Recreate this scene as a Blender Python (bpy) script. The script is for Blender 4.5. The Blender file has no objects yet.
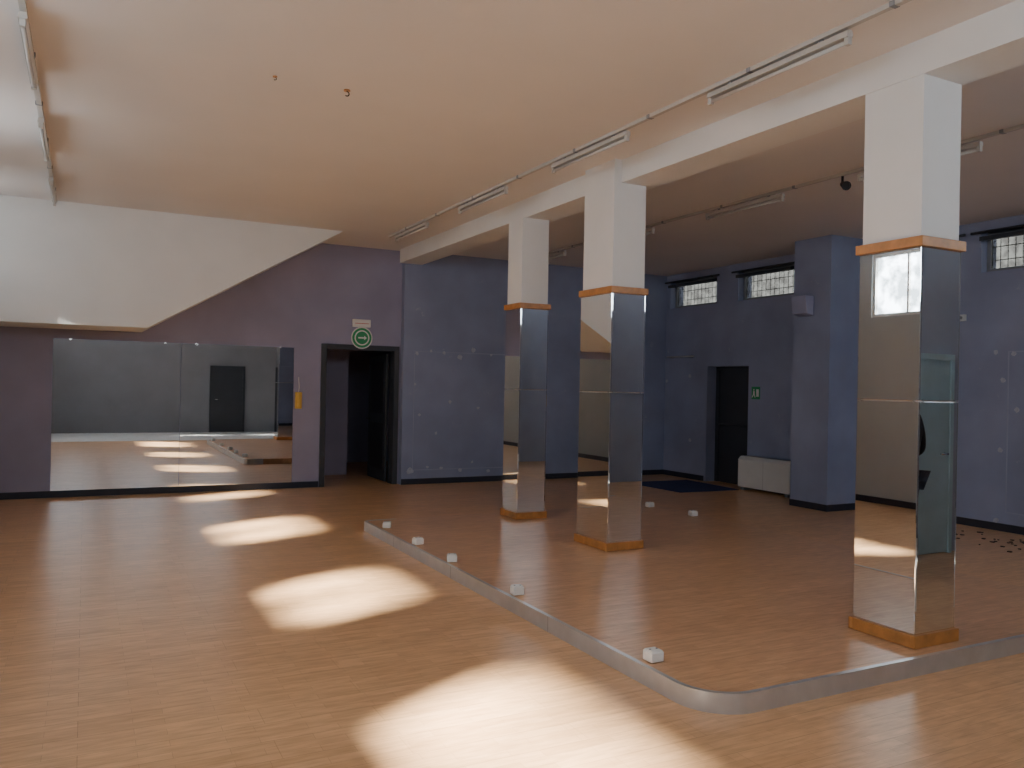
import bpy, bmesh, math, random
from mathutils import Vector, Matrix
random.seed(7)
C = bpy.context.scene.collection
ORG = {}

# ---------------------------------------------------------------- camera
FP = 818.0
TH = math.atan2(427, 818)
RT = Vector((math.cos(TH), -math.sin(TH), 0)); UP = Vector((0, 0, 1)); FW = Vector((math.sin(TH), math.cos(TH), 0.0018)).normalized()
up = (UP - 0.02*RT); up = (up - up.dot(FW)*FW).normalized()
rt = FW.cross(up).normalized()
EYE = Vector((0, 0, 1.6))
cd = bpy.data.cameras.new('camera'); cam = bpy.data.objects.new('camera', cd); C.objects.link(cam)
m = Matrix((rt, up, -FW)).transposed().to_4x4(); m.translation = EYE
cam.matrix_world = m
cd.sensor_width = 36; cd.lens = FP/1024*36; cd.clip_start = .05
bpy.context.scene.camera = cam
def on(px, py, ax, val):
    d = FW*FP + rt*(px-512) - up*(py-384)
    t = (val-EYE[ax])/d[ax]
    return EYE + d*t

# ---------------------------------------------------------------- materials
def mat(name, col, rough=.5, metal=0., var=.08, scale=3., bump=0., bscale=60., col2=None, spec=.5, scuff=0.):
    m = bpy.data.materials.new(name); m.use_nodes = True
    nt = m.node_tree; N = nt.nodes; L = nt.links
    b = N['Principled BSDF']
    b.inputs['Roughness'].default_value = rough; b.inputs['Metallic'].default_value = metal
    b.inputs['Specular IOR Level'].default_value = spec
    tc = N.new('ShaderNodeTexCoord')
    no = N.new('ShaderNodeTexNoise'); no.inputs['Scale'].default_value = scale; no.inputs['Detail'].default_value = 6
    L.new(tc.outputs['Object'], no.inputs['Vector'])
    cr = N.new('ShaderNodeValToRGB')
    c2 = col2 or tuple(min(1, c*(1+var)) for c in col)
    c1 = tuple(c*(1-var) for c in col)
    cr.color_ramp.elements[0].position = .3; cr.color_ramp.elements[1].position = .7
    cr.color_ramp.elements[0].color = (*c1, 1); cr.color_ramp.elements[1].color = (*c2, 1)
    L.new(no.outputs['Fac'], cr.inputs['Fac'])
    src = cr.outputs['Color']
    if scuff:
        # pale scuffs where the paint has flaked
        n4 = N.new('ShaderNodeTexNoise'); n4.inputs['Scale'].default_value = 3.1; n4.inputs['Detail'].default_value = 10; n4.inputs['Roughness'].default_value = .75
        L.new(tc.outputs['Object'], n4.inputs['Vector'])
        r4 = N.new('ShaderNodeValToRGB'); r4.color_ramp.elements[0].position = .63; r4.color_ramp.elements[1].position = .69
        r4.color_ramp.elements[0].color = (0, 0, 0, 1); r4.color_ramp.elements[1].color = (scuff, scuff, scuff, 1)
        L.new(n4.outputs['Fac'], r4.inputs['Fac'])
        mx = N.new('ShaderNodeMix'); mx.data_type = 'RGBA'
        L.new(r4.outputs['Color'], mx.inputs[0]); L.new(src, mx.inputs[6]); mx.inputs[7].default_value = (.55, .56, .62, 1)
        src = mx.outputs[2]
    L.new(src, b.inputs['Base Color'])
    if bump:
        n2 = N.new('ShaderNodeTexNoise'); n2.inputs['Scale'].default_value = bscale
        L.new(tc.outputs['Object'], n2.inputs['Vector'])
        bp = N.new('ShaderNodeBump'); bp.inputs['Strength'].default_value = bump; bp.inputs['Distance'].default_value = .01
        L.new(n2.outputs['Fac'], bp.inputs['Height']); L.new(bp.outputs['Normal'], b.inputs['Normal'])
    return m

def floor_mat(name, ca, cb, dark, rough):
    m = bpy.data.materials.new(name); m.use_nodes = True
    nt = m.node_tree; N = nt.nodes; L = nt.links; b = N['Principled BSDF']
    tc = N.new('ShaderNodeTexCoord')
    br = N.new('ShaderNodeTexBrick'); br.inputs['Scale'].default_value = 1
    br.inputs['Brick Width'].default_value = .36; br.inputs['Row Height'].default_value = .065
    br.inputs['Mortar Size'].default_value = .0008; br.offset = .37
    br.inputs['Color1'].default_value = (*ca, 1); br.inputs['Color2'].default_value = (*cb, 1); br.inputs['Mortar'].default_value = (*dark, 1)
    L.new(tc.outputs['Object'], br.inputs['Vector'])
    mp = N.new('ShaderNodeMapping'); mp.inputs['Scale'].default_value = (3.5, 20, 1)
    L.new(tc.outputs['Object'], mp.inputs['Vector'])
    no = N.new('ShaderNodeTexNoise'); no.inputs['Scale'].default_value = 1.8; no.inputs['Detail'].default_value = 6
    L.new(mp.outputs['Vector'], no.inputs['Vector'])
    cr = N.new('ShaderNodeValToRGB'); cr.color_ramp.elements[0].position = .32; cr.color_ramp.elements[1].position = .68
    cr.color_ramp.elements[0].color = (.84, .80, .76, 1); cr.color_ramp.elements[1].color = (1.1, 1.1, 1.1, 1)
    L.new(no.outputs['Fac'], cr.inputs['Fac'])
    mx = N.new('ShaderNodeMix'); mx.data_type = 'RGBA'; mx.blend_type = 'MULTIPLY'; mx.inputs[0].default_value = 1
    L.new(br.outputs['Color'], mx.inputs[6]); L.new(cr.outputs['Color'], mx.inputs[7])
    pl = N.new('ShaderNodeTexBrick'); pl.inputs['Scale'].default_value = 1; pl.offset = .4
    pl.inputs['Brick Width'].default_value = 1.29; pl.inputs['Row Height'].default_value = .195; pl.inputs['Mortar Size'].default_value = .0015
    pl.inputs['Color1'].default_value = (1, 1, 1, 1); pl.inputs['Color2'].default_value = (.93, .92, .9, 1); pl.inputs['Mortar'].default_value = (.72, .68, .62, 1)
    L.new(tc.outputs['Object'], pl.inputs['Vector'])
    m2 = N.new('ShaderNodeMix'); m2.data_type = 'RGBA'; m2.blend_type = 'MULTIPLY'; m2.inputs[0].default_value = 1
    L.new(mx.outputs[2], m2.inputs[6]); L.new(pl.outputs['Color'], m2.inputs[7])
    L.new(m2.outputs[2], b.inputs['Base Color'])
    b.inputs['Roughness'].default_value = rough
    return m

def glass_mat(name, lo, hi, scale):
    m = bpy.data.materials.new(name); m.use_nodes = True
    nt = m.node_tree; N = nt.nodes; L = nt.links
    N.remove(N['Principled BSDF']); out = N['Material Output']
    tc = N.new('ShaderNodeTexCoord'); no = N.new('ShaderNodeTexNoise'); no.inputs['Scale'].default_value = scale; no.inputs['Detail'].default_value = 3
    L.new(tc.outputs['Object'], no.inputs['Vector'])
    cr = N.new('ShaderNodeValToRGB'); cr.color_ramp.elements[0].position = .4; cr.color_ramp.elements[1].position = .6
    cr.color_ramp.elements[0].color = (*lo, 1); cr.color_ramp.elements[1].color = (*hi, 1)
    L.new(no.outputs['Fac'], cr.inputs['Fac'])
    tr = N.new('ShaderNodeBsdfTransparent'); L.new(cr.outputs['Color'], tr.inputs['Color'])
    gl = N.new('ShaderNodeBsdfGlossy'); gl.inputs['Roughness'].default_value = .05
    mx = N.new('ShaderNodeMixShader'); mx.inputs[0].default_value = .04
    L.new(tr.outputs[0], mx.inputs[1]); L.new(gl.outputs[0], mx.inputs[2]); L.new(mx.outputs[0], out.inputs['Surface'])
    return m

M = {}
M['floor'] = floor_mat('laminate', (.72, .44, .235), (.63, .37, .19), (.43, .24, .13), .33)
M['deck'] = floor_mat('deck laminate', (.66, .40, .225), (.59, .34, .185), (.42, .23, .13), .30)
M['tile'] = mat('light tile', (.8, .8, .78), .3, var=.12, scale=6)
M['ceil'] = mat('ceiling paint', (.72, .69, .675), .85, var=.03, scale=.8, bump=.1, bscale=25)
M['white'] = mat('white paint', (.75, .75, .74), .8, var=.03, scale=2, bump=.1, bscale=40)
M['lwall'] = mat('left wall paint', (.42, .45, .47), .8, var=.05, scale=1.5, bump=.1)
M['rwall'] = mat('rear wall paint', (.21, .215, .235), .8, var=.08, scale=1.5, bump=.1)
M['rwall2'] = mat('side bay wall paint', (.40, .45, .55), .8, var=.08, scale=1.5, bump=.1)
M['purple'] = mat('purple paint', (.32, .31, .435), .7, var=.10, scale=1.3, bump=.1)
M['blue'] = mat('blue paint', (.265, .30, .44), .62, var=.12, scale=1.5, bump=.1, scuff=.32)
M['faint'] = mat('faded blue paint', (.32, .355, .49), .7)
M['dark'] = mat('dark skirting', (.022, .025, .04), .5)
M['dgrey'] = mat('dark grey door', (.035, .04, .05), .5)
M['black'] = mat('black', (.012, .012, .014), .5)
M['wood'] = mat('honey wood', (.46, .20, .055), .35, var=.2, scale=14)
M['mirror'] = mat('mirror silver', (.76, .78, .795), .008, metal=1, var=.01, scale=1)
M['alu'] = mat('brushed aluminium', (.56, .57, .59), .28, metal=.6, var=.06, scale=9, bump=.05, bscale=90)
M['chrome'] = mat('chrome', (.8, .8, .8), .15, metal=1)
M['plastic'] = mat('white plastic', (.74, .74, .72), .4, var=.04)
M['lampw'] = mat('aged lamp enamel', (.50, .48, .45), .5, var=.06)
M['tube'] = mat('tube glass', (.52, .51, .49), .3, var=.02)
M['grey'] = mat('grey metal', (.22, .23, .25), .5, var=.1)
M['green'] = mat('sign green', (.02, .30, .11), .4)
M['yellow'] = mat('yellow plastic', (.70, .45, .08), .4)
M['red'] = mat('red ink', (.5, .05, .04), .5)
M['lilac'] = mat('lilac plastic', (.34, .36, .52), .5)
M['mat'] = mat('blue mat', (.02, .035, .12), .9, var=.3, scale=40, bump=.4)
M['cyan'] = mat('pale blue door paint', (.48, .68, .74), .5)
M['clear'] = glass_mat('window glass', (.75, .75, .74), (.995, .995, .99), 3)
M['clear2'] = glass_mat('sun-mottling window glass', (.50, .51, .50), (.98, .98, .97), 4.5)  # mottled tint put in to break up and dim the sun patches
M['dim'] = glass_mat('sky-dimming window glass', (.14, .135, .125), (.19, .185, .17), 9)  # dark tint put in to tone down the sky behind the panes
M['skin'] = mat('skin', (.45, .26, .19), .5)
M['cloth'] = mat('black jacket cloth', (.012, .012, .016), .8)
M['jeans'] = mat('dark denim', (.02, .025, .045), .85, var=.2, scale=30)
M['hair'] = mat('brown hair', (.05, .03, .02), .6)
M['debris'] = mat('dry debris', (.06, .04, .03), .8, var=.4, scale=20)
M['plaster'] = mat('bare plaster', (.44, .46, .54), .9, var=.2, scale=20)

# ---------------------------------------------------------------- mesh builder
class MB:
    def __init__(s): s.v = []; s.f = []; s.sm = []
    def box(s, x0, x1, y0, y1, z0, z1):
        n = len(s.v)
        s.v += [(x, y, z) for x in (x0, x1) for y in (y0, y1) for z in (z0, z1)]
        s.f += [tuple(n+i for i in q) for q in ((0,1,3,2),(4,6,7,5),(0,4,5,1),(2,3,7,6),(0,2,6,4),(1,5,7,3))]; s.sm += [0]*6
        return s
    def cyl(s, p0, p1, r, n=14, r2=None):
        p0 = Vector(p0); p1 = Vector(p1); r2 = r if r2 is None else r2
        d = (p1-p0).normalized(); a = d.orthogonal().normalized(); b = d.cross(a); k = len(s.v)
        for p, q in ((p0, r), (p1, r2)):
            for i in range(n):
                t = 2*math.pi*i/n; s.v.append(tuple(p+(a*math.cos(t)+b*math.sin(t))*q))
        for i in range(n):
            j = (i+1) % n; s.f.append((k+i, k+j, k+n+j, k+n+i)); s.sm.append(1)
        s.f.append(tuple(k+i for i in range(n-1, -1, -1))); s.f.append(tuple(k+n+i for i in range(n))); s.sm += [0, 0]
        return s
    def path(s, pts, r, n=8):
        pts = [Vector(p) for p in pts]; k = len(s.v); m_ = len(pts)
        for i, p in enumerate(pts):
            d = (pts[min(i+1, m_-1)]-pts[max(i-1, 0)]).normalized()
            a = Vector((0, 1, 0)); a = (a-a.dot(d)*d).normalized(); b = d.cross(a)
            for q in range(n):
                t = 2*math.pi*q/n; s.v.append(tuple(p+(a*math.cos(t)+b*math.sin(t))*r))
        for i in range(m_-1):
            for q in range(n):
                j = (q+1) % n; s.f.append((k+i*n+q, k+i*n+j, k+(i+1)*n+j, k+(i+1)*n+q)); s.sm.append(1)
        s.f.append(tuple(k+q for q in range(n))); s.f.append(tuple(k+(m_-1)*n+q for q in range(n))); s.sm += [0, 0]
        return s
    def ring(s, c, d, ro, ri, t, n=28):
        c = Vector(c); d = Vector(d).normalized(); a = d.orthogonal().normalized(); b = d.cross(a); k = len(s.v)
        for off in (0, t):
            for r in (ro, ri):
                for i in range(n):
                    th = 2*math.pi*i/n; s.v.append(tuple(c+d*off+(a*math.cos(th)+b*math.sin(th))*r))
        for i in range(n):
            j = (i+1) % n
            for A, B in ((0, n), (n, 3*n), (3*n, 2*n), (2*n, 0)):
                s.f.append((k+A+i, k+A+j, k+B+j, k+B+i)); s.sm.append(0)
        return s
    def prism(s, poly, fn0, fn1):
        k = len(s.v); n = len(poly)
        s.v += [fn0(*p) for p in poly] + [fn1(*p) for p in poly]
        for i in range(n):
            j = (i+1) % n; s.f.append((k+i, k+j, k+n+j, k+n+i)); s.sm.append(0)
        s.f.append(tuple(k+i for i in range(n-1, -1, -1))); s.f.append(tuple(k+n+i for i in range(n))); s.sm += [0, 0]
        return s
    def build(s, name, m, parent=None, bevel=0, keep=False):
        me = bpy.data.meshes.new(name)
        if parent is not None: o0 = ORG[parent.name]
        elif keep: o0 = Vector((0, 0, 0))
        else:
            xs, ys, zs = zip(*s.v); o0 = Vector(((min(xs)+max(xs))/2, (min(ys)+max(ys))/2, min(zs)))
        me.from_pydata([tuple(Vector(v)-o0) for v in s.v], [], s.f)
        bm = bmesh.new(); bm.from_mesh(me); bmesh.ops.recalc_face_normals(bm, faces=bm.faces); bm.to_mesh(me); bm.free()
        for p, q in zip(me.polygons, s.sm): p.use_smooth = bool(q)
        me.materials.append(M[m])
        o = bpy.data.objects.new(name, me); C.objects.link(o)
        if parent is not None: o.parent = parent
        else: o.location = o0
        ORG[o.name] = o0
        if bevel:
            b = o.modifiers.new('bevel', 'BEVEL'); b.width = bevel; b.segments = 2; b.limit_method = 'ANGLE'
        return o
def B(name, m, parent, *box, bevel=0): return MB().box(*box).build(name, m, parent, bevel)

def tag(o, label=None, cat=None, group=None, kind=None):
    if label: o['label'] = label
    if cat: o['category'] = cat
    if group: o['group'] = group
    if kind: o['kind'] = kind
    return o
def thing(name, loc, label=None, cat=None, group=None, kind=None):
    o = bpy.data.objects.new(name, None); C.objects.link(o); o.location = loc; o.empty_display_size = .1
    ORG[o.name] = Vector(loc); return tag(o, label, cat, group, kind)
def copy_tree(o, loc=None, parent=None):
    c = o.copy(); C.objects.link(c)
    if parent: c.parent = parent
    if loc is not None: c.location = loc; ORG[c.name] = Vector(loc)
    for ch in list(o.children): copy_tree(ch, None, c)
    return c
def S(o): o['kind'] = 'structure'; return o
def wall(name, ax, a0, a1, s0, s1, z0, z1, holes, m):
    """ax=0: wall normal along X (a = X range, s = Y range); ax=1: normal along Y"""
    mb = MB(); ss = sorted({s0, s1, *[h[0] for h in holes], *[h[1] for h in holes]})
    for i in range(len(ss)-1):
        lo, hi = ss[i], ss[i+1]; mid = (lo+hi)/2
        hz = sorted([(h[2], h[3]) for h in holes if h[0] < mid < h[1]]); z = z0
        for q0, q1 in hz+[(z1, z1)]:
            if q0 > z+1e-5:
                if ax == 0: mb.box(a0, a1, lo, hi, z, q0)
                else: mb.box(lo, hi, a0, a1, z, q0)
            z = q1
    return S(mb.build(name, m, keep=True))

H = 3.70
XL, XR, YB, YB2 = -1.5, 9.6, 12.35, 12.22
# ---------------------------------------------------------------- shell
S(MB().box(XL-.1, XR+.5, -1.7, 16.2, -.12, 0).build('floor', 'floor', keep=True))
S(MB().box(XL, 5.6, -1.5, 1.85, 0, .004).build('floor_entrance', 'tile', keep=True))
S(MB().box(XL-.1, 5.75, -1.7, .85, H, H+.15).box(XL-.1, XR+.5, .85, 16.2, H, H+.15).build('ceiling', 'ceil', keep=True))
LW = [(.9, 2.5), (4.1, 5.25), (7.05, 8.2), (10.1, 10.64)]
LZ0, LZ1 = 2.70, 3.61
wall('wall_left', 0, XL-.1, XL, -1.7, 12.55, 0, H, [(a, b, LZ0, LZ1) for a, b in LW], 'lwall')
DX0, DX1, DH = 3.22, 4.36, 2.13
wall('wall_back', 1, YB, 12.55, XL, 4.44, 0, H, [(DX0, DX1, 0, DH)], 'purple')
wall('wall_back_right', 1, YB2, 12.55, 4.44, XR+.3, 0, H, [], 'blue')
RW = [(1.6, 2.8), (4.9, 6.17), (6.45, 7.6), (9.08, 10.33), (10.85, 12.1)]
wall('wall_right', 0, XR, XR+.3, .85, YB2, 0, H, [(a, b, 3.08, 3.58) for a, b in RW]+[(10.05, 11.05, 0, 2.0)], 'blue')
FILLW = [(-1.1, .3), (.8, 2.2), (2.7, 4.1)]  # high openings added behind the camera, out of view, as skylight fill
FILLW2 = [(5.95, 7.6), (7.8, 9.45)]  # unseen openings added to brighten the right side of the room
wall('wall_rear', 1, -1.62, -1.5, XL, 5.6, 0, H, [(a, b, 3.0, 3.55) for a, b in FILLW], 'rwall')
wall('wall_side', 0, 5.6, 5.75, -1.62, 1.0, 0, H, [], 'rwall')
wall('wall_rear_right', 1, .88, 1.0, 5.75, XR, 0, H, [(a, b, 3.25, 3.65) for a, b in FILLW2], 'rwall2')
S(MB().box(8.8, XR, 7.72, 8.36, 0, H).build('wall_pier', 'blue', keep=True))
# corridor behind the open doorway
S(MB().box(2.9, 3.0, 12.55, 14.0, 0, H).box(3.0, 3.95, 13.9, 14.0, 0, H).box(3.95, 4.05, 13.9, 16, 0, H).box(5.8, 5.9, 12.55, 16, 0, H).box(3.95, 5.9, 16, 16.1, 0, H).build('wall_corridor', 'purple', keep=True))
# bulkhead under the stair
S(MB().prism([(XL, H), (3.15, H), (.68, 2.23), (XL, 2.23)], lambda x, z: (x, 11.2, z), lambda x, z: (x, YB, z)).build('wall_stair_bulkhead', 'white', keep=True))
# beam
S(MB().box(4.35, 4.72, -1.5, YB2, 3.49, H).build('ceiling_beam', 'white', keep=True))
# skirtings
bb = .09
S(MB().box(XL, DX0-.06, YB-.015, YB, 0, bb).build('baseboard_back', 'dark', keep=True))
S(MB().box(4.44, XR, YB2-.015, YB2, 0, bb).build('baseboard_back_right', 'dark', keep=True))
S(MB().box(XR-.015, XR, 1.0, 7.72, 0, bb).box(XR-.015, XR, 8.36, 10.0, 0, bb).box(XR-.015, XR, 11.1, YB2-.015, 0, bb).build('baseboard_right', 'dark', keep=True))
S(MB().box(8.785, 8.8, 7.705, 8.36, 0, bb).box(8.8, XR-.015, 7.705, 7.72, 0, bb).build('baseboard_pier', 'dark', keep=True))
S(MB().box(XL, XL+.015, -1.5, YB-.015, 0, bb).build('baseboard_left', 'dark', keep=True))

# ---------------------------------------------------------------- windows
def window(n, side, y0, y1, z0, z1, gm='clear2'):
    x = XL-.05 if side < 0 else XR+.14
    w = thing('window_%d' % n, (x, (y0+y1)/2, z0), kind='structure')
    t = .045; fm = 'plastic' if side < 0 else 'grey'
    MB().box(x-.025, x+.025, y0, y1, z0, z0+t).box(x-.025, x+.025, y0, y1, z1-t, z1).box(x-.025, x+.025, y0, y0+t, z0+t, z1-t).box(x-.025, x+.025, y1-t, y1, z0+t, z1-t).build('window_frame', fm, w)
    if side < 0:
        ym = (y0+y1)/2
        B('mullion', fm, w, x-.02, x+.02, ym-.015, ym+.015, z0+t, z1-t)
        B('pane', gm, w, x-.004, x+.004, y0+t, y1-t, z0+t, z1-t)
    else:
        B('pane', 'dim', w, x-.004, x+.004, y0+t, y1-t, z0+t, z1-t)
        g = MB()
        k = int((y1-y0)/.09)
        for i in range(1, k): g.cyl((x+.1, y0+(y1-y0)*i/k, z0), (x+.1, y0+(y1-y0)*i/k, z1), .005, 6)
        for q in (.33, .66): g.box(x+.097, x+.103, y0, y1, z0+(z1-z0)*q-.005, z0+(z1-z0)*q+.005)
        g.build('window_grille', 'plastic', w)
        MB().prism([(0, 0), (-.2, -.04), (-.2, -.09), (0, -.06)], lambda a, b: (XR+.11+a, y0+.03, z1-.04+b), lambda a, b: (XR+.11+a, y1-.03, z1-.04+b)).build('sash', 'dgrey', w)
        r = MB().cyl((XR-.05, y0-.1, z1-.02), (XR-.05, y1+.1, z1-.02), .016, 10).build('opening_rod', 'dgrey', w)
        for q in (y0+.1, y1-.13): B('rod_bracket', 'dgrey', r, XR-.034, XR-.001, q, q+.03, z1-.035, z1)
def fill_window(n, y, x0, x1, z0, z1):  # added out-of-view window that only lets fill light in
    w = thing('window_%d' % n, ((x0+x1)/2, y, z0), kind='structure'); t = .04
    MB().box(x0, x1, y-.025, y+.025, z0, z0+t).box(x0, x1, y-.025, y+.025, z1-t, z1).box(x0, x0+t, y-.025, y+.025, z0+t, z1-t).box(x1-t, x1, y-.025, y+.025, z0+t, z1-t).build('window_frame', 'plastic', w)
    B('pane', 'clear', w, x0+t, x1-t, y-.004, y+.004, z0+t, z1-t)
n = 1
for i, (a, b) in enumerate(LW): window(n, -1, a, b, LZ0, LZ1, 'clear' if i == 0 else 'clear2'); n += 1
for a, b in RW: window(n, 1, a, b, 3.08, 3.58); n += 1
for a, b in FILLW: fill_window(n, -1.56, a, b, 3.0, 3.55); n += 1
for a, b in FILLW2: fill_window(n, .94, a, b, 3.25, 3.65); n += 1

# ---------------------------------------------------------------- doors
d1 = thing('door_1', ((DX0+DX1)/2, YB, 0), kind='structure')
MB().box(DX0-.05, DX0+.03, YB-.03, 12.56, 0, DH+.05).box(DX1-.03, DX1+.05, YB-.03, 12.56, 0, DH+.05).box(DX0+.03, DX1-.03, YB-.03, 12.56, DH-.03, DH+.05).build('door_frame', 'dgrey', d1, .004)
lf = MB().box(4.28, 4.32, 12.58, 13.45, .02, 2.06).build('door_leaf', 'dgrey', d1, .004)
B('leaf_panel', 'black', lf, 4.272, 4.28, 12.7, 13.33, 1.1, 1.95, bevel=.003)
B('leaf_panel', 'black', lf, 4.272, 4.28, 12.7, 13.33, .2, .95, bevel=.003)
MB().cyl((4.28, 13.36, 1.0), (4.22, 13.36, 1.0), .012).cyl((4.225, 13.36, 1.0), (4.225, 13.25, 1.0), .01).build('door_handle', 'chrome', lf)

d2 = thing('door_2', (XR+.2, 10.55, 0), kind='structure')
MB().box(XR+.2, XR+.29, 10.05, 10.13, 0, 2.0).box(XR+.2, XR+.29, 10.97, 11.05, 0, 2.0).box(XR+.2, XR+.29, 10.13, 10.97, 1.94, 2.0).build('door_frame', 'dgrey', d2)
l2 = B('door_leaf', 'dgrey', d2, XR+.22, XR+.26, 10.13, 10.97, 0, 1.94)
MB().cyl((XR+.15, 10.2, 1.0), (XR+.15, 10.9, 1.0), .014).cyl((XR+.15, 10.2, 1.0), (XR+.22, 10.2, 1.0), .014).cyl((XR+.15, 10.9, 1.0), (XR+.22, 10.9, 1.0), .014).build('push_bar', 'dgrey', l2)

d3 = thing('door_3', (3.85, -1.5, 0), kind='structure')
MB().box(3.35, 3.42, -1.5, -1.44, 0, 2.02).box(4.3, 4.37, -1.5, -1.44, 0, 2.02).box(3.42, 4.3, -1.5, -1.44, 1.95, 2.02).build('door_frame', 'dgrey', d3)
l3 = B('door_leaf', 'dgrey', d3, 3.42, 4.3, -1.5, -1.46, .01, 1.95)
MB().cyl((3.5, -1.46, 1), (3.5, -1.41, 1), .012).cyl((3.5, -1.415, 1), (3.61, -1.415, 1), .01).build('door_handle', 'chrome', l3)
dq0, dq1 = 7.08, 7.80
d4 = thing('door_4', ((dq0+dq1)/2, 1.0, 0), kind='structure')
MB().box(dq0, dq0+.05, 1.0, 1.05, 0, 2.0).box(dq1-.05, dq1, 1.0, 1.05, 0, 2.0).box(dq0+.05, dq1-.05, 1.0, 1.05, 1.94, 2.0).build('door_frame', 'cyan', d4)
l4 = B('door_leaf', 'cyan', d4, dq0+.05, dq1-.05, 1.0, 1.035, .01, 1.94)
MB().cyl((dq1-.12, 1.035, 1), (dq1-.12, 1.08, 1), .012).cyl((dq1-.12, 1.075, 1), (dq1-.23, 1.075, 1), .01).build('door_handle', 'chrome', l4)

# ---------------------------------------------------------------- platform
PX0, PX1, PY0, PY1, PH = 2.70, 6.55, 3.03, 8.62, .10
def arc(cx, cy, r, a0, n=18):
    return [(cx+r*math.cos(math.radians(a0+90*i/n)), cy+r*math.sin(math.radians(a0+90*i/n))) for i in range(n+1)]
def outline(ins, r, rim=False):
    x0, x1, y0, y1 = PX0+ins, PX1, PY0+ins, PY1-ins
    L_ = arc(x0+.08, y1-.08, .08, 90)+arc(x0+r, y0+r, r, 180)
    return ([(x0+.35, y1)] if rim else [(x1, y1)])+L_+[(x1, y0)]
pf = thing('dance_platform', ((PX0+PX1)/2, (PY0+PY1)/2, 0), 'low wooden dance platform with a brushed metal edge under the three columns', 'platform')
MB().prism(outline(.006, .274), lambda x, y: (x, y, 0), lambda x, y: (x, y, PH-.001)).build('deck', 'deck', pf)
eo, ei = outline(0, .28, True), outline(.03, .25, True)
eb = MB(); k = len(eo)
for p in eo: eb.v.append((p[0], p[1], 0))
for p in eo: eb.v.append((p[0], p[1], PH+.002))
for p in ei: eb.v.append((p[0], p[1], PH+.002))
for p in ei: eb.v.append((p[0], p[1], PH-.004))
for i in range(k-1):
    j = i+1
    for a in range(3): eb.f.append((a*k+i, a*k+j, (a+1)*k+j, (a+1)*k+i)); eb.sm.append(1 if a == 0 else 0)
eg = eb.build('metal_edge', 'alu', pf)
es = eg.modifiers.new('split', 'EDGE_SPLIT'); es.split_angle = math.radians(40)
for y in (4.6, 6.2, 7.6): B('edge_joint', 'grey', eg, PX0-.001, PX0, y, y+.003, .002, PH)

# ---------------------------------------------------------------- columns
def column(x0, x1, y0, y1, label):
    cx, cy = (x0+x1)/2, (y0+y1)/2
    t = thing('mirrored_column', (cx, cy, PH), label, 'column', 'mirror clad columns on the platform')
    z0 = PH+.002; zt = 2.47; i = .018; e = .010
    B('column_core', 'white', t, x0+.03, x1-.03, y0+.03, y1-.03, z0, H if 6 < y0 < 7 else 3.49)
    MB().box(x0, x1, y0, y0+.03, z0, z0+.075).box(x0, x1, y1-.03, y1, z0, z0+.075).box(x0, x0+.03, y0+.03, y1-.03, z0, z0+.075).box(x1-.03, x1, y0+.03, y1-.03, z0, z0+.075).build('wood_base', 'wood', t, .003)
    MB().box(x0, x1, y0, y0+.03, zt, zt+.06).box(x0, x1, y1-.03, y1, zt, zt+.06).box(x0, x0+.03, y0+.03, y1-.03, zt, zt+.06).box(x1-.03, x1, y0+.03, y1-.03, zt, zt+.06).build('wood_collar', 'wood', t, .003)
    sm = 1.555
    for za, zb in ((z0+.077, sm-.0015), (sm+.0015, zt-.002)):
        B('mirror_panel', 'mirror', t, x0+i, x0+i+e, y0+i, y1-i, za, zb, bevel=.004)
        B('mirror_panel', 'mirror', t, x1-i-e, x1-i, y0+i, y1-i, za, zb, bevel=.004)
        B('mirror_panel', 'mirror', t, x0+i+e, x1-i-e, y0+i, y0+i+e, za, zb, bevel=.004)
        B('mirror_panel', 'mirror', t, x0+i+e, x1-i-e, y1-i-e, y1-i, za, zb, bevel=.004)
    for a, b, c, d in ((x0+i-.004, x0+i, y0+.04, y0+.055), (x0+i-.004, x0+i, y1-.055, y1-.04), (x0+.05, x0+.065, y0+i-.004, y0+i), (x1-.065, x1-.05, y0+i-.004, y0+i)):
        B('mirror_clip', 'chrome', t, a, b, c, d, sm-.01, sm+.01)
    return t
column(4.33, 4.74, 3.14, 3.61, 'mirrored column nearest the curved platform corner, largest of the three')
column(4.24, 4.66, 6.20, 6.76, 'middle mirrored column whose white top reaches the ceiling beside the beam')
column(4.29, 4.69, 8.06, 8.46, 'farthest and narrowest mirrored column, nearest the open doorway')

# ---------------------------------------------------------------- back mirror
for a, b, s in ((-.38, 1.188, 'left large wall mirror panel, under the white stair bulkhead'), (1.192, 2.76, 'right large wall mirror panel, beside the yellow wall phone')):
    t = thing('wall_mirror', ((a+b)/2, YB-.01, .1), s, 'mirror', 'large mirror panels on the purple wall')
    B('mirror_glass', 'mirror', t, a, b, YB-.012, YB-.002, .06, 2.10)
    for xx in (a+.2, b-.2):
        B('mirror_clip', 'chrome', t, xx-.015, xx+.015, YB-.016, YB-.012, 2.085, 2.11); B('mirror_clip', 'chrome', t, xx-.015, xx+.015, YB-.016, YB-.012, .095, .115)

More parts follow.
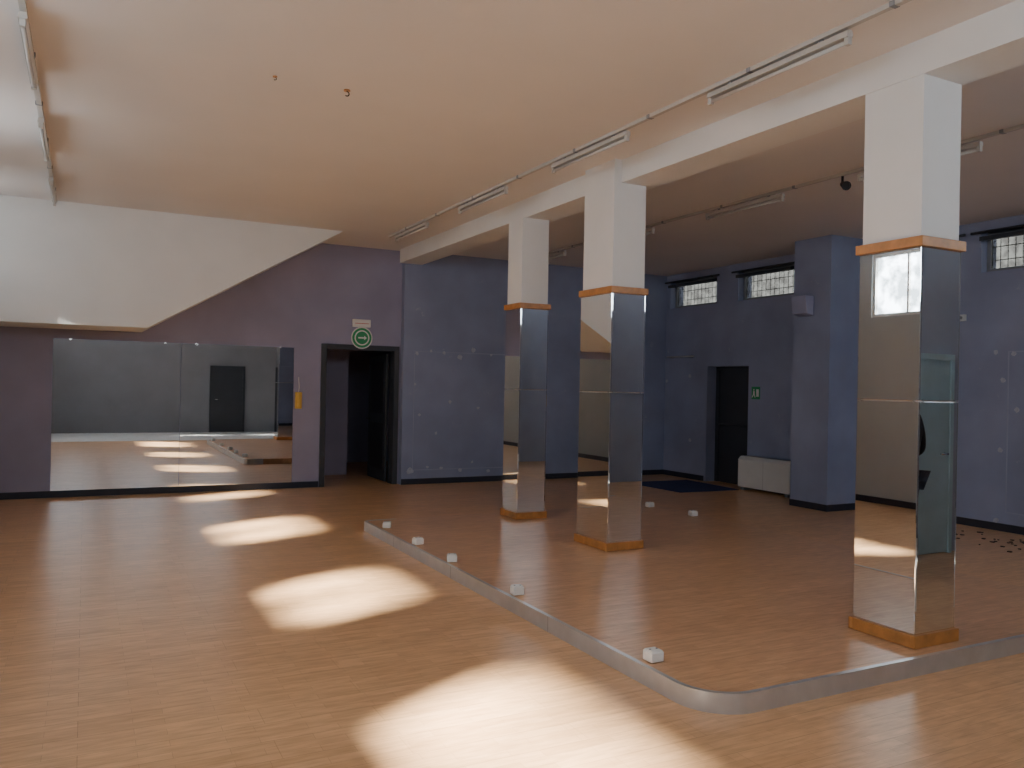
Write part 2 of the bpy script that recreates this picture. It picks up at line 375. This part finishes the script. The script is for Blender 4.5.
# ---------------------------------------------------------------- ceiling lines and fluorescent lamps
def line(x, y0, y1, label):
    t = thing('lighting_track', (x, (y0+y1)/2, H-.028), label, 'lighting track')
    B('trunking', 'lampw', t, x-.018, x+.018, y0, y1, H-.028, H-.001)
    y = y0+.4
    while y < y1: MB().box(x-.025, x-.018, y, y+.03, H-.026, H-.001).box(x+.018, x+.025, y, y+.03, H-.026, H-.001).box(x-.025, x+.025, y, y+.03, H-.029, H-.026).build('bracket', 'grey', t); y += 1.07
line(3.81, .4, 11.15, 'long white lighting track on ceiling between open floor and beam')
line(6.40, 1.4, 12.0, 'lighting track on ceiling over the right side of the platform')
line(-.35, .4, 11.15, 'lighting track on ceiling at far left above the white bulkhead')
def lamp(x, yc, label, grp):
    t = thing('fluorescent_lamp', (x, yc, H-.13), label, 'lamp', grp)
    a, b = yc-.59, yc+.59
    h = MB().prism([(-.024, 0), (.024, 0), (.018, .036), (-.018, .036)], lambda u, w: (x+u, a, H-.083+w), lambda u, w: (x+u, b, H-.083+w)).build('housing', 'lampw', t)
    MB().cyl((x, a+.03, H-.108), (x, b-.03, H-.108), .013, 12).build('tube', 'tube', t)
    for q in (a, b-.03): B('lamp_holder', 'lampw', t, x-.016, x+.016, q, q+.03, H-.128, H-.083, bevel=.003)
    for q in (yc-.4, yc+.37): B('hanger', 'grey', h, x-.006, x+.006, q, q+.03, H-.047, H-.03)
    return t
YS = (3.83, 5.97, 8.1, 10.29)
for y, w in zip(YS, ('nearest', 'second nearest', 'third nearest', 'farthest')): lamp(3.81, y, 'white fluorescent lamp on the track left of the beam, %s of four' % w, 'lamps on the central track')
for y, w in zip(YS[1:], ('nearest', 'middle', 'farthest')): lamp(-.35, y, 'white fluorescent lamp at the far left of the ceiling, %s of three' % w, 'lamps on the left track')
for y, w in zip((4.72, 6.84, 9.03, 11.2), ('partly behind the large column', 'second nearest and fully visible', 'hidden mostly behind the middle column', 'farthest, beside the far column')): lamp(6.40, y, 'white fluorescent lamp on the right hand track, %s' % w, 'lamps on the right track')
sp = thing('spotlight', (6.4, 5.5, 3.5), 'small black spotlight hanging from the right hand ceiling track', 'spotlight')
MB().cyl((6.4, 5.5, H-.032), (6.4, 5.5, 3.6), .012).build('stem', 'black', sp)
lb = MB().cyl((6.43, 5.52, 3.6), (6.37, 5.43, 3.56), .028, 18, .04).build('lamp_body', 'black', sp)
MB().ring((6.37, 5.43, 3.56), (-.08, -.13, -.06), .043, .032, .012).build('lamp_rim', 'black', lb)

for (px_, py_, L_) in ((347, 90, 'dark hook in the ceiling, larger of the two'), (275, 76, 'tiny dark hook in the ceiling, smaller one')):
    p = on(px_, py_, 2, H)
    r = .8 if px_ == 347 else .5
    t = thing('ceiling_hook', (p.x, p.y, H-.06), L_, 'hook', 'hooks in the ceiling')
    MB().cyl((p.x, p.y, H-.001), (p.x, p.y, H-.008), .03*r).build('rose', 'wood', t)
    q = [(p.x, p.y, H-.006)]+[(p.x+.02*r*math.cos(a), p.y, H-.035*r-.02*r*math.sin(a)) for a in [math.radians(-90+25*i) for i in range(10)]]
    MB().path(q, .005*r).build('hook_wire', 'black', t)

# ---------------------------------------------------------------- blocks on the platform
first = None
spots = [((2.80, 3.62), 'white plastic block nearest the curved platform corner'), ((2.78, 5.18), 'white plastic block on platform edge, second from the curved corner'),
         ((2.78, 6.36), 'white plastic block on platform edge, middle of the five'), ((2.78, 7.16), 'white plastic block on platform edge, second from the far end'),
         ((2.80, 8.1), 'white plastic block at the far left end of the platform'), ((6.35, 8.34), 'white plastic block right behind the middle column, farther of two'), ((6.40, 7.57), 'white plastic block on the right platform side, nearer of two')]
for (x, y), l in spots:
    z = PH+.003
    if first is None:
        first = thing('junction_block', (x, y, z), l, 'block', 'white blocks along the platform edge')
        s = .042
        B('block_body', 'plastic', first, x-s, x+s, y-s, y+s, z, z+.055, bevel=.006)
        ld = B('block_lid', 'plastic', first, x-s+.006, x+s-.006, y-s+.006, y+s-.006, z+.056, z+.062, bevel=.003)
        for dx in (-.022, .022): MB().cyl((x+dx, y, z+.062), (x+dx, y, z+.065), .006).build('screw', 'grey', ld)
    else:
        c = copy_tree(first, (x, y, z)); c['label'] = l; c.rotation_euler.z = random.uniform(-.5, .5)

# ---------------------------------------------------------------- signs
p = on(361, 323.5, 1, YB)
t = thing('emergency_light', (p.x, YB, p.z-.07), 'white emergency light box above the open doorway', 'emergency light')
B('light_case', 'plastic', t, p.x-.14, p.x+.14, YB-.06, YB-.001, p.z-.06, p.z+.06, bevel=.008)
B('red_strip', 'red', t, p.x-.11, p.x+.11, YB-.064, YB-.061, p.z-.008, p.z+.0)
p = on(361, 338, 1, YB)
t = thing('round_exit_sign', (p.x, YB, p.z-.16), 'round green and white sign directly above the open doorway', 'sign')
bk = MB().cyl((p.x, YB-.04, p.z), (p.x, YB-.046, p.z), .17, 40).build('backing_disc', 'plastic', t)
MB().cyl((p.x, YB-.001, p.z), (p.x, YB-.0395, p.z), .05, 20).build('mounting_stub', 'grey', t)
ds = MB().cyl((p.x, YB-.0465, p.z), (p.x, YB-.05, p.z), .152, 40).build('green_disc', 'green', t)
MB().cyl((p.x, YB-.0505, p.z), (p.x, YB-.0525, p.z), .118, 40).build('white_face', 'plastic', ds)
MB().cyl((p.x, YB-.053, p.z), (p.x, YB-.055, p.z), .098, 36).build('green_face', 'green', ds)
MB().prism([(-.06, -.012), (.035, -.012), (.035, -.035), (.075, 0), (.035, .035), (.035, .012), (-.06, .012)], lambda a, b: (p.x+a, YB-.0575, p.z+b), lambda a, b: (p.x+a, YB-.0555, p.z+b)).build('arrow', 'plastic', ds)
p = on(756, 393, 0, XR)
t = thing('exit_sign', (XR, p.y, p.z-.1), 'small green exit pictogram sign beside the dark door', 'sign')
sg = B('sign_plate', 'green', t, XR-.008, XR-.001, p.y-.09, p.y+.09, p.z-.1, p.z+.1)
B('door_symbol', 'plastic', sg, XR-.010, XR-.008, p.y-.07, p.y-.015, p.z-.06, p.z+.06)
MB().cyl((XR-.010, p.y+.04, p.z+.05), (XR-.008, p.y+.04, p.z+.05), .014).build('figure_head', 'plastic', sg)
MB().prism([(.02, .03), (.055, .03), (.055, -.02), (.085, -.07), (.07, -.075), (.038, -.03), (.015, -.075), (.0, -.07), (.02, -.02)], lambda a, b: (XR-.010, p.y+a, p.z+b), lambda a, b: (XR-.008, p.y+a, p.z+b)).build('figure_body', 'plastic', sg)
p = on(298, 400, 1, YB)
t = thing('wall_phone', (p.x, YB, p.z-.14), 'small yellow wall phone right of the large mirror', 'wall phone')
B('phone_base', 'yellow', t, p.x-.05, p.x+.05, YB-.05, YB-.001, p.z-.13, p.z+.12, bevel=.01)
MB().prism([(-.05, -.10), (-.05, -.05), (-.075, -.045), (-.075, .055), (-.05, .06), (-.05, .11), (-.095, .11), (-.1, -.10)], lambda a, b: (p.x-.02, YB+a, p.z+b), lambda a, b: (p.x+.02, YB+a, p.z+b)).build('receiver', 'yellow', t, .004)
MB().path([(p.x, YB-.03, p.z+.12), (p.x+.01, YB-.02, p.z+.2), (p.x, YB-.012, p.z+.34)], .006).build('cord', 'plastic', t)
p = on(807, 307, 0, 8.8)
t = thing('wall_speaker', (8.8, p.y, p.z-.14), 'lilac box speaker mounted high on the blue pier', 'speaker')
MB().prism([(0, -.13), (-.13, -.10), (-.16, .14), (0, .14)], lambda a, b: (8.8+a-.012, p.y-.13, p.z+b), lambda a, b: (8.8+a-.012, p.y+.13, p.z+b)).build('speaker_case', 'lilac', t, .01)
B('wall_bracket', 'grey', t, 8.788, 8.799, p.y-.05, p.y+.05, p.z-.06, p.z+.06)
p = on(963, 318, 0, XR)
t = thing('wall_sensor', (XR, p.y, p.z-.04), 'small white sensor box on the blue wall right of the large column', 'sensor')
B('sensor_case', 'plastic', t, XR-.04, XR-.001, p.y-.05, p.y+.05, p.z-.04, p.z+.04, bevel=.008)
MB().cyl((XR-.04, p.y, p.z), (XR-.05, p.y, p.z), .02).build('sensor_lens', 'grey', t)
hx0, hx1, hy0, hy1 = 9.36, 9.57, 8.9, 10.0
t = thing('convector_heater', ((hx0+hx1)/2, (hy0+hy1)/2, 0), 'long low white convector heater on the floor beside the blue pier', 'heater')
cs = MB().prism([(hx0, .05), (hx1, .05), (hx1, .54), (hx0+.05, .54), (hx0, .49)], lambda x, z: (x, hy0, z), lambda x, z: (x, hy1, z)).build('casing', 'plastic', t, .006)
for q in (hy0+.05, hy1-.12): B('foot', 'grey', t, hx0+.02, hx1-.02, q, q+.07, 0, .05)
B('top_grille', 'grey', t, hx0+.08, hx1-.03, hy0+.05, hy1-.05, .541, .546)
B('casing_seam', 'grey', cs, hx0-.001, hx0+.001, hy0+.55, hy0+.553, .06, .48)
o = MB().prism([(8.15, 9.95), (9.3, 9.9), (9.36, 11.25), (8.1, 11.3)], lambda x, y: (x, y, .001), lambda x, y: (x, y, .014)).build('floor_mat', 'mat', None, .004)
tag(o, 'dark blue floor mat in front of the dark door', 'floor mat')
p0 = on(661, 357, 0, XR); p1 = on(692, 357, 0, XR); z = (p0.z+p1.z)/2
t = thing('wall_rail', (XR, (p0.y+p1.y)/2, z-.03), 'short metal rail on the blue wall left of the dark door', 'rail')
MB().cyl((XR-.06, 11.35, z), (XR-.06, 12.1, z), .014).build('bar', 'alu', t)
for y in (11.45, 12.0): B('rail_bracket', 'grey', t, XR-.065, XR-.001, y-.015, y+.015, z-.02, z+.02)
def wframe(ax, val, s0, s1, z0, z1, label, name='mirror_outline_frame'):
    mb = MB(); w = .014; a, b = (val-.005, val-.001)
    for q in ((s0, s1, z1-w, z1), (s0, s1, z0, z0+w), (s0, s0+w, z0+w, z1-w), (s1-w, s1, z0+w, z1-w)):
        if ax == 1: mb.box(q[0], q[1], a, b, q[2], q[3])
        else: mb.box(a, b, q[0], q[1], q[2], q[3])
    return tag(mb.build(name, 'faint'), label, 'wall frame')
wframe(1, YB2, 4.62, 6.75, .22, 2.12, 'thin pale frame left from a removed mirror beside the open doorway')
wframe(0, XR, 4.3, 5.82, .22, 2.12, 'thin frame outline on the blue wall right of the large column')
def disc(ax, val, p, r, lab, grp):
    d = Vector((0, -1, 0)) if ax == 1 else Vector((-1, 0, 0))
    c = Vector(p); c[ax] = val; r *= .72
    s_ = Vector((1, 0, 0)) if ax == 1 else Vector((0, 1, 0)); k = random.randint(9, 13); ph = random.uniform(0, 3)
    pts = [(random.uniform(.6, 1.15)*r*math.cos(ph+2*math.pi*i/k), random.uniform(.6, 1.15)*r*math.sin(ph+2*math.pi*i/k)) for i in range(k)]
    f = lambda h: (lambda a, b: tuple(c+s_*a+Vector((0, 0, b))+d*h))
    o = MB().prism(pts, f(.0), f(.006)).build('mirror_fixing', 'plaster'); tag(o, lab, 'wall fixing', grp)
for x, y, r in ((417, 353, .05), (431, 351, .035), (444, 353, .04), (460, 357, .07), (473, 350, .06), (491, 355, .035), (410, 471, .08), (427, 467, .035), (441, 468, .04), (460, 470, .05), (472, 462, .035), (488, 471, .045), (419, 415, .035), (450, 402, .04), (478, 408, .045), (436, 433, .035), (415, 384, .035)):
    disc(1, YB2, on(x, y, 1, YB2), r, 'small pale fixing mark left on the blue back wall', 'fixing marks on the blue back wall')
for x, y, r in ((690, 376, .05), (667, 381, .05), (1003, 380, .045), (1017, 410, .045), (1000, 450, .045), (1014, 354, .045), (996, 352, .045), (996, 520, .05), (690, 440, .05)):
    disc(0, XR, on(x, y, 0, XR), r, 'small pale fixing mark left on the blue window wall', 'fixing marks on the blue window wall')
db = MB()
for i in range(46):
    x = random.gauss(8.85, .3); y = random.gauss(5.5, .45); s = random.uniform(.012, .035); a = random.uniform(0, 3)
    pts = [(x+s*math.cos(a+k*1.26)*random.uniform(.5, 1), y+s*math.sin(a+k*1.26)*random.uniform(.5, 1)) for k in range(5)]
    db.prism(pts, lambda u, v: (u, v, .001), lambda u, v: (u, v, .01))
tag(db.build('floor_debris', 'debris'), 'scattered dark scraps on the floor below the blue window wall', 'debris', kind='stuff')

# ---------------------------------------------------------------- person seen in the column mirror
def skin_obj(name, V, E, m, parent, grow=0, root=None, lev=2):
    keys = [k for k in V]; idx = {k: i for i, k in enumerate(keys)}
    me = bpy.data.meshes.new(name); me.from_pydata([V[k][0] for k in keys], [(idx[a], idx[b]) for a, b in E], [])
    o = bpy.data.objects.new(name, me); C.objects.link(o); o.parent = parent; ORG[o.name] = ORG[parent.name]
    md = o.modifiers.new('skin', 'SKIN'); md.use_smooth_shade = True
    for k in keys:
        s = me.skin_vertices[0].data[idx[k]]; r = V[k][1]
        s.radius = (r[0]+grow, r[1]+grow) if isinstance(r, tuple) else (r+grow, r+grow); s.use_root = (k == root)
    sb_ = o.modifiers.new('sub', 'SUBSURF'); sb_.levels = lev; sb_.render_levels = lev
    me.materials.append(M[m]); return o
per = thing('person', (6.47, 1.5, 0), 'person in black jacket, partly reflected in the largest column mirror', 'person')
V = {'pel': ((0, 0, .93), (.14, .10)), 'sp': ((0, 0, 1.10), (.125, .09)), 'ch': ((0, 0, 1.28), (.15, .10)), 'nb': ((0, 0, 1.42), .07), 'nk': ((0, .005, 1.49), .05),
     'jaw': ((0, .02, 1.54), .066), 'hd': ((0, .01, 1.60), .082), 'tp': ((0, 0, 1.66), .065)}
E = [('pel', 'sp'), ('sp', 'ch'), ('ch', 'nb'), ('nb', 'nk'), ('nk', 'jaw'), ('jaw', 'hd'), ('hd', 'tp')]
for s, g in ((-1, 'l'), (1, 'r')):
    # hands meet loosely in front of the waist, elbows out
    V[g+'hip'] = ((s*.09, 0, .84), .085); V[g+'th'] = ((s*.10, .01, .66), .075); V[g+'kn'] = ((s*.11, .02, .48), .055); V[g+'cf'] = ((s*.125, -.01, .32), .052); V[g+'an'] = ((s*.14, -.02, .09), .036); V[g+'bl'] = ((s*.155, .08, .035), .034); V[g+'to'] = ((s*.17, .16, .028), .026)
    V[g+'sh'] = ((s*.17, 0, 1.37), .058); V[g+'ua'] = ((s*.225, -.02, 1.24), .046); V[g+'el'] = ((s*.27, -.02, 1.09), .040); V[g+'fa'] = ((s*.225, .09, 1.03), .034); V[g+'wr'] = ((s*.14, .19, 1.0), .024); V[g+'pm'] = ((s*.09, .225, .985), (.032, .02))
    E += [('pel', g+'hip'), (g+'hip', g+'th'), (g+'th', g+'kn'), (g+'kn', g+'cf'), (g+'cf', g+'an'), (g+'an', g+'bl'), (g+'bl', g+'to'), ('ch', g+'sh'), (g+'sh', g+'ua'), (g+'ua', g+'el'), (g+'el', g+'fa'), (g+'fa', g+'wr'), (g+'wr', g+'pm')]
    for f, (dz, ln) in enumerate(((.03, .05), (.01, .06), (-.01, .06), (-.03, .05))):
        a, b, c = g+'f%da' % f, g+'f%db' % f, g+'f%dc' % f
        V[a] = ((s*.058, .24, .985+dz), .009); V[b] = ((s*.058-s*ln*.5, .243, .98+dz), .0085); V[c] = ((s*.058-s*ln*.7, .228-(.02 if s > 0 else -.02), .975+dz), .0075)
        E += [(g+'pm', a), (a, b), (b, c)]
    V[g+'ta'] = ((s*.085, .215, 1.025), .011); V[g+'tb'] = ((s*.055, .225, 1.045), .009); E += [(g+'wr', g+'ta'), (g+'ta', g+'tb')]
bd = skin_obj('body', V, E, 'skin', per, 0, 'pel')
def sub(keys): return {k: V[k] for k in keys}, [e for e in E if e[0] in keys and e[1] in keys]
jk = ['pel', 'sp', 'ch', 'nb'] + [g+k for g in 'lr' for k in ('sh', 'ua', 'el', 'fa', 'wr')]
v, e = sub(jk); skin_obj('jacket', v, e, 'cloth', per, .016, 'pel')
tk = ['pel'] + [g+k for g in 'lr' for k in ('hip', 'th', 'kn', 'cf', 'an')]
v, e = sub(tk); skin_obj('trousers', v, e, 'jeans', per, .012, 'pel')
for g in 'lr':
    v, e = sub([g+k for k in ('an', 'bl', 'to')]); v = dict(v); v[g+'an'] = ((v[g+'an'][0][0], -.03, .06), .042)
    skin_obj('shoe', v, e, 'black', per, .008, g+'an')
def ball(name, c, r, m, parent, sc=(1, 1, 1)):
    bm = bmesh.new(); bmesh.ops.create_uvsphere(bm, u_segments=20, v_segments=14, radius=r)
    for q in bm.verts: q.co = Vector((q.co.x*sc[0], q.co.y*sc[1], q.co.z*sc[2]))+Vector(c)
    me = bpy.data.meshes.new(name); bm.to_mesh(me); bm.free()
    for p_ in me.polygons: p_.use_smooth = True
    me.materials.append(M[m]); o = bpy.data.objects.new(name, me); C.objects.link(o); o.parent = parent; return o
ball('hair', (0, -.012, 1.625), .092, 'hair', per, (.92, 1, 1.0))
for s in (-1, 1): ball('eye', (s*.03, .088, 1.60), .011, 'black', per); ball('ear', (s*.08, .01, 1.59), .02, 'skin', per, (.4, .8, 1.3))
ball('nose', (0, .098, 1.575), .013, 'skin', per, (.8, 1.1, 1.6)); ball('mouth', (0, .085, 1.54), .016, 'red', per, (1.3, .4, .35))
per.rotation_euler.z = math.radians(165)

# ---------------------------------------------------------------- light
sun = bpy.data.lights.new('sun', 'SUN'); sun.energy = 88; sun.angle = math.radians(5.2); sun.color = (1, .965, .9)
so = bpy.data.objects.new('sun', sun); C.objects.link(so)
so.rotation_euler = Vector((1.04, .45, -1)).to_track_quat('-Z', 'Y').to_euler(); so.location = (-6, -2, 8)
W = bpy.data.worlds.new('world'); bpy.context.scene.world = W; W.use_nodes = True
bg = W.node_tree.nodes['Background']; bg.inputs['Color'].default_value = (.84, .91, 1, 1); bg.inputs['Strength'].default_value = 18
def portal(loc, sx, sy, rot):
    l = bpy.data.lights.new('portal', 'AREA'); l.shape = 'RECTANGLE'; l.size = sx; l.size_y = sy; l.cycles.is_portal = True
    o = bpy.data.objects.new('portal', l); C.objects.link(o); o.location = loc; o.rotation_euler = rot
R90 = math.radians(90)
for a, b in LW: portal((XL-.12, (a+b)/2, (LZ0+LZ1)/2), LZ1-LZ0, b-a, (0, -R90, 0))
for a, b in RW: portal((XR+.32, (a+b)/2, 3.33), .5, b-a, (0, R90, 0))
for a, b in FILLW: portal(((a+b)/2, -1.64, 3.275), b-a, .55, (R90, 0, 0))
for a, b in FILLW2: portal(((a+b)/2, .86, 3.45), b-a, .4, (R90, 0, 0))
